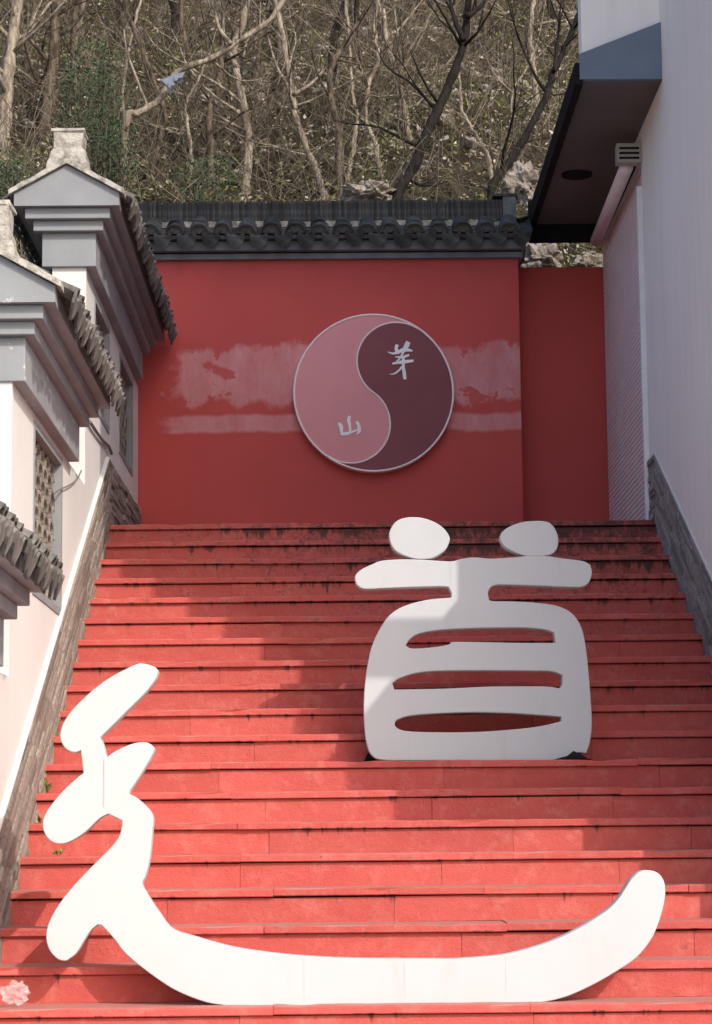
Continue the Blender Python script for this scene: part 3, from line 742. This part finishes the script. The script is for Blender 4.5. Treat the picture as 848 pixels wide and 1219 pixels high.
for t_, Y_, lst in ((mao, YM, ((482, 1146, 1190), (362, 1140, 1192), (602, 1138, 1186))), (shou, YSH, ((536, 669, 697), (592, 668, 695), (487, 876, 904), (655, 878, 904), (560, 722, 745)))):
    for (x_, ya_, yb_) in lst:
        p_, q_ = onY(x_, ya_, Y_), onY(x_, yb_, Y_)
        B().box(p_.x-.001, p_.x+.001, Y_-.0008, Y_+.01, q_.z, p_.z).obj('seam', SEAM, t_)
# rear props that hold the plates up
for t_, Y_, xs_, k_ in ((mao, YM+.105, (-.35, .75), 1), (shou, YSH+.10, (.45, 1.05), 8)):
    for x_ in xs_:
        B().box(x_-.02, x_+.02, Y_-.004, yk(k_)+.02, zk(k_-1)+.05, zk(k_-1)+.085).obj('rear_bracket', BLACK, t_)

# ------------------------------------------------------------------ small things on the steps
def crumple(name, label, cat, c, size, mat, seed, squash=(1, 1, 1), sub=2, amp=.5):
    r = random.Random(seed); bm = bmesh.new(); bmesh.ops.create_icosphere(bm, subdivisions=sub, radius=1)
    for v in bm.verts:
        k = 1+r.uniform(-amp, amp*.3); v.co = Vector((v.co.x*size*squash[0]*k, v.co.y*size*squash[1]*k, v.co.z*size*squash[2]*k))
    zmin = min(v.co.z for v in bm.verts)
    for v in bm.verts: v.co.z -= zmin
    me = bpy.data.meshes.new(name); bm.to_mesh(me); bm.free(); me.materials.append(mat)
    o = bpy.data.objects.new(name, me); o.location = c; link(o); return tag(o, label, cat)
c = onY(18, 1196, 9.71)
crumple('plastic_wrapper', 'crumpled clear plastic wrapper lying on the lowest step at left', 'litter', (c.x, 9.73, zk(0)+.001), .056, PLASTIC, 4, (1.15, .7, .9), 3, .42)
c = onY(690, 900, 11.9)
def lump(name, label, c, pts, Yd0, depth):
    g = B(); prof = [(onY(a, b, Yd0).x, onY(a, b, Yd0).z) for a, b in pts]
    n = len(prof); zb = zk(7)+.001
    for q, sc_ in ((0, .35), (.35, .9), (.65, 1.), (1, .3)):
        for (x_, z2_) in prof: g.v.append((x_, Yd0+depth*q, zb+max(0, (z2_-zb))*sc_))
    for i in range(3):
        for j in range(n-1): g.f.append((i*n+j, i*n+j+1, (i+1)*n+j+1, (i+1)*n+j))
    g.f.append(tuple(range(n))); g.f.append(tuple(3*n+j for j in reversed(range(n))))
    return tag(g.obj(name, BLACK, None, False, (prof[0][0], Yd0, zb)), label, 'rag')
lump('black_rag', 'black crumpled rag under the right corner of the slotted white character', None, [(660, 906), (676, 899), (684, 892), (692, 896), (700, 902), (705, 906)], 11.79, .12)
lump('black_rag', 'small black rag under the left corner of the slotted white character', None, [(434, 906), (437, 898), (442, 893), (449, 897), (456, 906)], 11.96, .05)
def weed(label, c, h, n, seed, mat=GREEN, spread=.6):
    r = random.Random(seed); g = B()
    for i in range(n):
        a = r.uniform(0, 6.28); l = h*r.uniform(.5, 1); d = Vector((math.cos(a)*spread*l, math.sin(a)*spread*l*.5-.1*l, l*r.uniform(.5, 1)))
        w = l*.16; side = Vector((-d.y, d.x, 0)); side = side.normalized()*w if side.length > 0 else Vector((w, 0, 0))
        p0 = Vector(c)+Vector((r.uniform(-.02, .02), r.uniform(-.01, .01), 0)); i0 = len(g.v)
        g.v += [tuple(p0), tuple(p0+d*.55+side+Vector((0, 0, .1*l))), tuple(p0+d), tuple(p0+d*.55-side+Vector((0, 0, .1*l)))]
        g.f.append((i0, i0+1, i0+2, i0+3))
    return tag(mobj('weed', g.v, g.f, mat, None, False, c), label, 'weed', 'weeds in the step joints')
for k, px_, lab, hh in ((6, 55, 'taller green weed sprouting beside the left skirting', .11), (5, 47, 'small weed at the left end of a lower step', .07), (8, 68, 'weed tuft where the left skirting meets an upper step', .06), (4, 74, 'low flat weed on a step behind the hooked white character', .05)):
    Yq = yk(k+1)+.012
    q = onY(px_, 900, Yq)
    weed(lab, (q.x, Yq-.03 if k != 4 else Yq-.12, zk(k)+.002), hh, 14, k)
# wire on the left wall
w = thing('wall_wire', 'thin grey wire drooping over the white wall beside the lattice window', 'wire', (XL, 12.8, 3.2))
def onXw(x, y, X=XL+.0): d = ray(x, y); q = d*(X/d.x); return Vector((q.x, q.y, q.z+CAMH))
tb = B(); tb.tube(smoothline([onXw(a, b) for a, b in ((64, 588), (73, 582), (84, 577), (92, 570), (97, 560))], 5), .004, 5); tb.obj('cable', WIRE, w)
tb = B(); tb.tube(smoothline([onXw(a, b) for a, b in ((107, 502), (117, 517), (124, 526), (130, 532), (133, 540))], 5), .011, 6); tb.obj('conduit', WIRE, w)

# ------------------------------------------------------------------ hillside: rocks, trees, undergrowth
def rock(label, c, rx, ry, rz_, seed):
    bm = bmesh.new(); bmesh.ops.create_icosphere(bm, subdivisions=4, radius=1); o_ = Vector((seed*3.1, seed*1.7, 0))
    for v in bm.verts:
        n = noise.fractal(v.co*1.7+o_, .9, 2.2, 5)*.5-abs(noise.noise(v.co*3.1+o_))*.35
        v.co = Vector((v.co.x*rx, v.co.y*ry, v.co.z*rz_))*(1+n)
    me = bpy.data.meshes.new('boulder'); bm.to_mesh(me); bm.free(); me.materials.append(ROCK)
    o = bpy.data.objects.new('boulder', me); o.location = c; link(o); tag(o, label, 'rock', 'boulders on the hillside')
for i, (x, y, Y, rx, rz_, lab) in enumerate((
        (440, 232, 18.75, .22, .10, 'wide pale boulder above the middle of the red wall coping'),
        (622, 218, 18.9, .15, .17, 'tall pale boulder just right of the coping end block'),
        (645, 312, 18.35, .17, .14, 'pale rock seen between the soffit and the lower red wall'),
        (700, 318, 18.45, .14, .12, 'pale rock by the shutter above the lower red wall'))):
    p = onY(x, y, Y); rock(lab, (p.x, Y, p.z), rx, rx*.8, rz_, i+1)
rr = random.Random(99)
def hitY(x, y):
    """depth at which the line of sight through a photo point meets the hillside"""
    d = ray(x, y); Y = 18.2
    for i in range(400):
        q = d*(Y/d.y)
        if q.z+CAMH <= hillz(q.x, Y): return Y
        Y += .05
    return 38.
def grow(g, p, d, L, rad, depth, r, up=.15, wig=.35, kids=(3, 5)):
    n = max(3, int(L/.16)); pts = [Vector(p)]; d = Vector(d).normalized(); rads = [rad]
    for i in range(n):
        d = (d+Vector((r.uniform(-1, 1), r.uniform(-1, 1), r.uniform(-1, 1)))*wig*.5+Vector((0, 0, up*.3))).normalized()
        pts.append(pts[-1]+d*(L/n)); rads.append(rad*(1-.78*(i+1)/n))
    g.tube(pts, rads, 6 if rad > .012 else 3, rad > .012)
    if depth > 0:
        for j in range(r.randint(*kids)):
            i = r.randint(max(1, n//4), n); q = pts[i]; dd = (pts[i]-pts[i-1]).normalized()
            s = dd.orthogonal().normalized(); s.rotate(Matrix.Rotation(r.uniform(0, 6.28), 3, dd))
            grow(g, q, dd*.7+s*r.uniform(.5, 1.), L*r.uniform(.4, .7), rads[i]*.62, depth-1, r, up, wig*1.1, kids)
def tree(label, pts, radii, mat, seed, nb=8, ext=2.5, side=(), cat='tree'):
    """pts: world points of the trunk from the ground up; the crown carries on above"""
    r = random.Random(seed); L = smoothline(pts, 6); N = len(L)
    L = [p+Vector((r.uniform(-1, 1), r.uniform(-1, 1), 0))*.009 for p in L]
    rad = [radii[0]+(radii[1]-radii[0])*i/(N-1) for i in range(N)]
    rad = [.82*q*(1+r.uniform(-.12, .16)) for q in rad]; rad[0] *= 1.35
    t = thing('bare_tree', label, cat, tuple(pts[0]), 'bare trees on the hillside')
    g = B(); g.tube([L[0]-Vector((0, 0, .3))]+L, [rad[0]]+rad, 8); g.obj('trunk', mat, t, True)
    c = B(); d = (L[-1]-L[-4]).normalized()
    grow(c, L[-1]-d*.05, d, ext, rad[-1], 3, r, .2, .28, (3, 4))
    for j in range(nb):
        i = r.randint(int(N*.25), N-1); dd = (L[i]-L[i-1]).normalized(); s = dd.orthogonal().normalized(); s.rotate(Matrix.Rotation(r.uniform(0, 6.28), 3, dd))
        grow(c, L[i], dd*.5+s*.9, r.uniform(.5, 1.3), rad[i]*r.uniform(.3, .5), 2, r, .3, .45, (2, 4))
    for (sp, sr) in side:
        sl = smoothline(sp, 5); c.tube(sl, [sr*(1-.7*k/(len(sl)-1)) for k in range(len(sl))], 6, True)
        for j in range(4):
            i = r.randint(2, len(sl)-1); grow(c, sl[i], (sl[i]-sl[i-1]).normalized()+Vector((r.uniform(-.6, .6), r.uniform(-.6, .6), .6)), r.uniform(.4, .9), sr*.4, 2, r, .3, .4, (2, 3))
    c.obj('crown', mat, t, True)
    return t
def P(pl, Y, dY=0.):
    n = len(pl); return [onY(x, y, Y+dY*i/max(1, n-1)) for i, (x, y) in enumerate(pl)]
TR = [  # label, trunk polyline (photo points), depth or None to find it on the slope, radii m, bark, side limbs
 ('dark leaning trunk rising from the middle of the coping', [(472, 240), (492, 200), (512, 150), (535, 100), (552, 50), (556, 15)], 18.75, (.062, .038), 2, [[(552, 48), (540, 18), (533, -20)], [(556, 20), (575, 5), (590, -20)]]),
 ('dark leaning trunk by the coping end block, leaning right', [(586, 228), (598, 205), (625, 165), (648, 120), (660, 85), (675, 50), (692, 10)], 18.8, (.046, .026), 2, [[(660, 85), (664, 50), (668, 0)], [(652, 110), (640, 95), (628, 70), (615, 40)]]),
 ('stout pale trunk at the top left corner of the view', [(2, 190), (6, 140), (10, 90), (16, 40), (22, -10)], None, (.085, .06), 0, []),
 ('brown trunk second from the left edge', [(52, 160), (58, 120), (64, 70), (66, 20), (66, -20)], None, (.075, .055), 1, []),
 ('pale crooked tree with a long limb curving up to the right', [(150, 150), (165, 135), (190, 118), (214, 85), (250, 70), (285, 48), (320, 25), (345, -10)], 19.4, (.04, .028), 0, [[(275, 52), (262, 35), (255, 10), (250, -20)]]),
 ('slim pale trunk left of the plaque axis', [(292, 232), (296, 190), (294, 150), (284, 100), (279, 60), (291, 20), (295, -15)], None, (.05, .04), 0, [[(281, 80), (268, 45), (258, 25)]]),
 ('twin brown trunk beside the slim pale trunk', [(252, 225), (251, 180), (250, 130), (262, 90), (264, 50)], None, (.045, .03), 1, []),
 ('thin pale sapling with kinked stem left of centre', [(226, 238), (228, 190), (224, 150), (221, 125), (236, 95), (246, 70)], None, (.022, .014), 0, []),
 ('forked pale tree above the centre of the coping', [(388, 238), (378, 205), (366, 180), (352, 140), (348, 112), (340, 60), (330, 10)], None, (.04, .03), 0, [[(352, 130), (342, 100), (330, 80), (318, 40)], [(350, 112), (370, 100), (390, 80)]]),
 ('brown curving trunk right of the forked pale tree', [(404, 235), (404, 190), (402, 150), (393, 110), (396, 75), (415, 50), (430, 20)], None, (.042, .03), 1, []),
 ('pale trunk leaning right above the coping middle', [(412, 222), (420, 180), (424, 140), (420, 110), (416, 60), (412, 0)], None, (.03, .02), 0, []),
 ('pale forked sapling between the two dark trunks', [(585, 205), (578, 180), (560, 150), (550, 128), (547, 85), (545, 40)], 20.6, (.024, .014), 0, [[(608, 135), (612, 105), (625, 85), (640, 50), (650, 0)], [(610, 110), (590, 90), (575, 60)]]),
 ('pale stub trunk behind the first dark leaning trunk', [(486, 165), (482, 140), (476, 110), (470, 85)], None, (.05, .04), 0, []),
 ('thin brown stem below the first dark leaning trunk', [(490, 200), (484, 160), (478, 110), (476, 60), (480, 10)], None, (.018, .012), 1, []),
 ('leaning brown tree behind the plastic bag', [(175, 225), (186, 180), (196, 140), (185, 100), (170, 60), (150, 10)], None, (.035, .025), 1, []),
 ('upright brown tree left of the evergreen bush', [(92, 140), (90, 100), (86, 50), (92, 0)], None, (.04, .03), 1, []),
 ('pale slanting stem right of the evergreen bush', [(152, 200), (150, 160), (146, 120), (150, 80), (160, 30), (172, -10)], None, (.022, .016), 0, []),
 ('thick grey brown trunk high behind the centre', [(340, 120), (338, 80), (330, 40), (326, -10)], None, (.06, .045), 1, []),
 ('slender trunk at the right of the forked sapling', [(640, 130), (636, 90), (632, 40), (636, -10)], None, (.04, .03), 0, []),
 ('twisted thin tree above the wide pale boulder', [(452, 205), (446, 170), (436, 140), (440, 100), (450, 70), (446, 30), (452, -10)], None, (.028, .018), 0, [[(440, 100), (425, 70), (418, 40)]]),
]
for i, (lab, pl, Y, rd, mt, side) in enumerate(TR):
    if Y is None: Y = hitY(*pl[0])
    pts = P(pl, Y, .3); q = pts[0]; gz = hillz(q.x, q.y)
    if q.z > gz+.02: pts = [Vector((q.x+rr.uniform(-.05, .05), q.y, gz-.05))]+pts
    tree(lab, pts, rd, BARKS[mt], 100+i, 8, 1.8, [(P(s, Y+.15, .2), rd[1]*.75) for s in side])
# further trees higher up the slope
ORD = 'leftmost,second,third,fourth,fifth,sixth,seventh,eighth,ninth,tenth,eleventh,twelfth,thirteenth,fourteenth,fifteenth,sixteenth,seventeenth,eighteenth,nineteenth,twentieth'.split(',')
for i in range(18):
    x = 12+i*38+rr.uniform(-12, 12); y = rr.uniform(15, 120); Y = hitY(x, y)
    q = onY(x, y, Y); base = Vector((q.x, Y, hillz(q.x, Y)-.05)); lean = rr.uniform(-.3, .3)
    pts = [base+Vector((lean*k*.5+rr.uniform(-.1, .1), rr.uniform(-.08, .08), k*.62)) for k in range(6)]
    lab = 'slim bare tree in the thicket high on the slope, '+(ORD[i]+' from the left' if i else 'the leftmost of its row')
    tree(lab, pts, (rr.uniform(.025, .06), rr.uniform(.015, .03)), BARKS[rr.choice((0, 1, 1, 2))], 300+i, 8, 1.6)['group'] = 'background thicket trees'

def scatter_xy():
    x = rr.uniform(-260, 1080); Y = 18.25+rr.random()**1.2*14
    return ((x-397)/FPX*Y, Y)
# leaf litter
g = B()
for i in range(38000):
    x, y = scatter_xy(); z = hillz(x, y)+rr.uniform(0, .05); s = rr.uniform(.012, .038)
    a = Vector((rr.gauss(0, 1), rr.gauss(0, 1), rr.gauss(0, .6))).normalized(); b = a.cross(Vector((rr.gauss(0, .5), rr.gauss(0, .5)-.3, 1))).normalized()
    p = Vector((x, y, z)); i0 = len(g.v)
    g.v += [tuple(p-a*s), tuple(p+b*s*.55), tuple(p+a*s), tuple(p-b*s*.55)]; g.f.append((i0, i0+1, i0+2, i0+3))
def raw(name, g, mat, label, cat):
    me = bpy.data.meshes.new(name); me.from_pydata(g.v, [], g.f); me.materials.append(mat)
    o = bpy.data.objects.new(name, me); link(o); o['kind'] = 'stuff'; o['label'] = label; o['category'] = cat; return o
raw('leaf_litter', g, LITTER, 'dry brown leaf litter covering the hillside', 'leaves')
# small pale stones
g = B()
for i in range(3200):
    x, y = scatter_xy()
    if noise.noise(Vector((x*.8, y*.8, 4))) < -.05: continue
    s = rr.uniform(.02, .07)*(1 if rr.random() < .9 else 2); z = hillz(x, y); i0 = len(g.v)
    for (a, b, c_) in ((1, 0, 0), (0, 1, 0), (-1, 0, 0), (0, -1, 0), (0, 0, .8), (0, 0, -.8), (.7, -.7, .4), (-.6, -.6, .5)):
        k = s*rr.uniform(.7, 1.2); g.v.append((x+a*k, y+b*k, z+c_*k))
    for q in ((0, 1, 4), (1, 2, 4), (2, 7, 4), (7, 6, 4), (6, 0, 4), (2, 3, 7), (3, 6, 7), (3, 0, 6), (0, 3, 5), (3, 2, 5), (2, 1, 5), (1, 0, 5)): g.f.append(tuple(i0+j for j in q))
raw('stones', g, ROCK, 'small pale stones scattered over the leaf litter', 'stones')
# thin brushwood
g = B()
for i in range(6000):
    x, y = scatter_xy()
    if y < 21 and rr.random() < .45: continue
    z = hillz(x, y); h = rr.uniform(.35, 1.5); d = Vector((rr.uniform(-.45, .45), rr.uniform(-.3, .3), 1))
    pts = [Vector((x, y, z-.05))]; n = 5
    for k in range(n):
        d = (d+Vector((rr.uniform(-.4, .4), rr.uniform(-.4, .4), 0))).normalized(); pts.append(pts[-1]+d*h/n)
    r0 = rr.uniform(.0018, .0058); g.tube(pts, [r0*(1-.7*k/n) for k in range(n+1)], 3, False)
    for s in range(3):
        k = rr.randint(1, n-1); e = Vector((rr.uniform(-1, 1), rr.uniform(-.6, .6), rr.uniform(0, .8))).normalized()
        q = pts[k]; l = h*rr.uniform(.2, .5); g.tube([q, q+e*l*.5+Vector((0, 0, .02)), q+e*l+Vector((0, 0, l*.2))], [r0*.6, r0*.45, r0*.2], 3, False)
raw('brushwood', g, TWIG, 'thicket of thin dry twigs and stems on the slope', 'brushwood')
# low green growth
g = B()
for i in range(23000):
    x, y = scatter_xy()
    if noise.noise(Vector((x*.55, y*.55, 20)))+(.22 if y < 20.2 else 0)+(.3 if y < 20 and x < -.6 else 0) < .02: continue
    z = hillz(x, y)+.02+rr.random()**2*.25; s = rr.uniform(.014, .036); p = Vector((x, y, z))
    a = Vector((rr.gauss(0, 1), rr.gauss(0, 1), rr.gauss(0, .8))).normalized(); b = a.orthogonal().normalized(); i0 = len(g.v)
    g.v += [tuple(p-a*s), tuple(p+b*s*.5), tuple(p+a*s), tuple(p-b*s*.5)]; g.f.append((i0, i0+1, i0+2, i0+3))
raw('ground_cover', g, GREEN, 'low mossy green growth between the trees', 'undergrowth')
# evergreen bushes with narrow leaves
def bush(label, x, y, Y, rx, rz_, n, seed):
    r = random.Random(seed); c = onY(x, y, Y); gz = hillz(c.x, Y)
    t = thing('evergreen_bush', label, 'bush', (c.x, Y, gz), 'evergreen bushes on the slope')
    s = B(); f = B()
    for k in range(26):
        a = r.uniform(0, 6.28); ph = r.uniform(-.1, 1.3); e = Vector((math.cos(a)*math.cos(ph)*rx, math.sin(a)*math.cos(ph)*rx*.8, math.sin(ph)*rz_))*r.uniform(.6, 1)
        p0 = Vector((c.x, Y, gz)); p1 = Vector((c.x, Y, c.z-rz_*.3))+e
        mid = (p0+p1)/2+Vector((e.x*.3, e.y*.3, .05)); line = smoothline([p0, mid, p1], 6)
        s.tube(line, [.008*(1-.7*i/(len(line)-1)) for i in range(len(line))], 4, False)
        for j in range(n):
            q = line[r.randint(len(line)//2, len(line)-1)]+Vector((r.gauss(0, .07), r.gauss(0, .07), r.gauss(0, .06)))
            d = Vector((r.gauss(0, 1), r.gauss(0, 1), r.gauss(.1, .6))).normalized(); b = d.orthogonal().normalized(); l = r.uniform(.03, .07); i0 = len(f.v)
            f.v += [tuple(q), tuple(q+d*l*.5+b*l*.13), tuple(q+d*l), tuple(q+d*l*.5-b*l*.13)]; f.f.append((i0, i0+1, i0+2, i0+3))
    s.obj('stems', BARKS[1], t)
    me = bpy.data.meshes.new('foliage'); o_ = rootloc(t); me.from_pydata([Vector(v)-o_ for v in f.v], [], f.f); me.materials.append(EVERG); link(bpy.data.objects.new('foliage', me), t)
bush('large dark evergreen bush above the highest grey gable', 112, 95, 20.2, .38, .55, 90, 1)
bush('dark evergreen bush right of the plaster finial', 132, 165, 19.4, .25, .30, 60, 2)
bush('green bush at the left edge behind the highest gable', 8, 205, 19.0, .28, .25, 60, 3)
bush('small dark bush above the left part of the coping', 250, 205, 19.2, .22, .22, 30, 4)
# plastic bag caught on the crooked limb
q = onY(208, 96, 19.35)
bm = bmesh.new(); NU, NV = 16, 14; gr = []
for i in range(NU+1):
    for j in range(NV+1):
        u, v = -1+2*i/NU, -1+2*j/NV; n1 = noise.noise(Vector((u*2.2, v*1.8, 7))); n2 = noise.noise(Vector((u*5, v*4, 2)))
        drop = abs(v)**1.3*(.085+.035*n1)*(1.25 if u < 0 else .75)
        gr.append(bm.verts.new((u*(.12-.05*abs(v))+n2*.012, v*.05*(1+.4*n1)+n2*.012, .05-drop+n2*.01)))
for i in range(NU):
    for j in range(NV): bm.faces.new((gr[i*(NV+1)+j], gr[i*(NV+1)+j+1], gr[(i+1)*(NV+1)+j+1], gr[(i+1)*(NV+1)+j]))
me = bpy.data.meshes.new('plastic_bag'); bm.to_mesh(me); bm.free(); me.materials.append(BAG); me.polygons.foreach_set('use_smooth', [True]*len(me.polygons))
o = bpy.data.objects.new('plastic_bag', me); o.location = q; o.rotation_euler = (0, math.radians(-18), 0); link(o); tag(o, 'pale bluish plastic bag snagged on the crooked limb', 'bag')
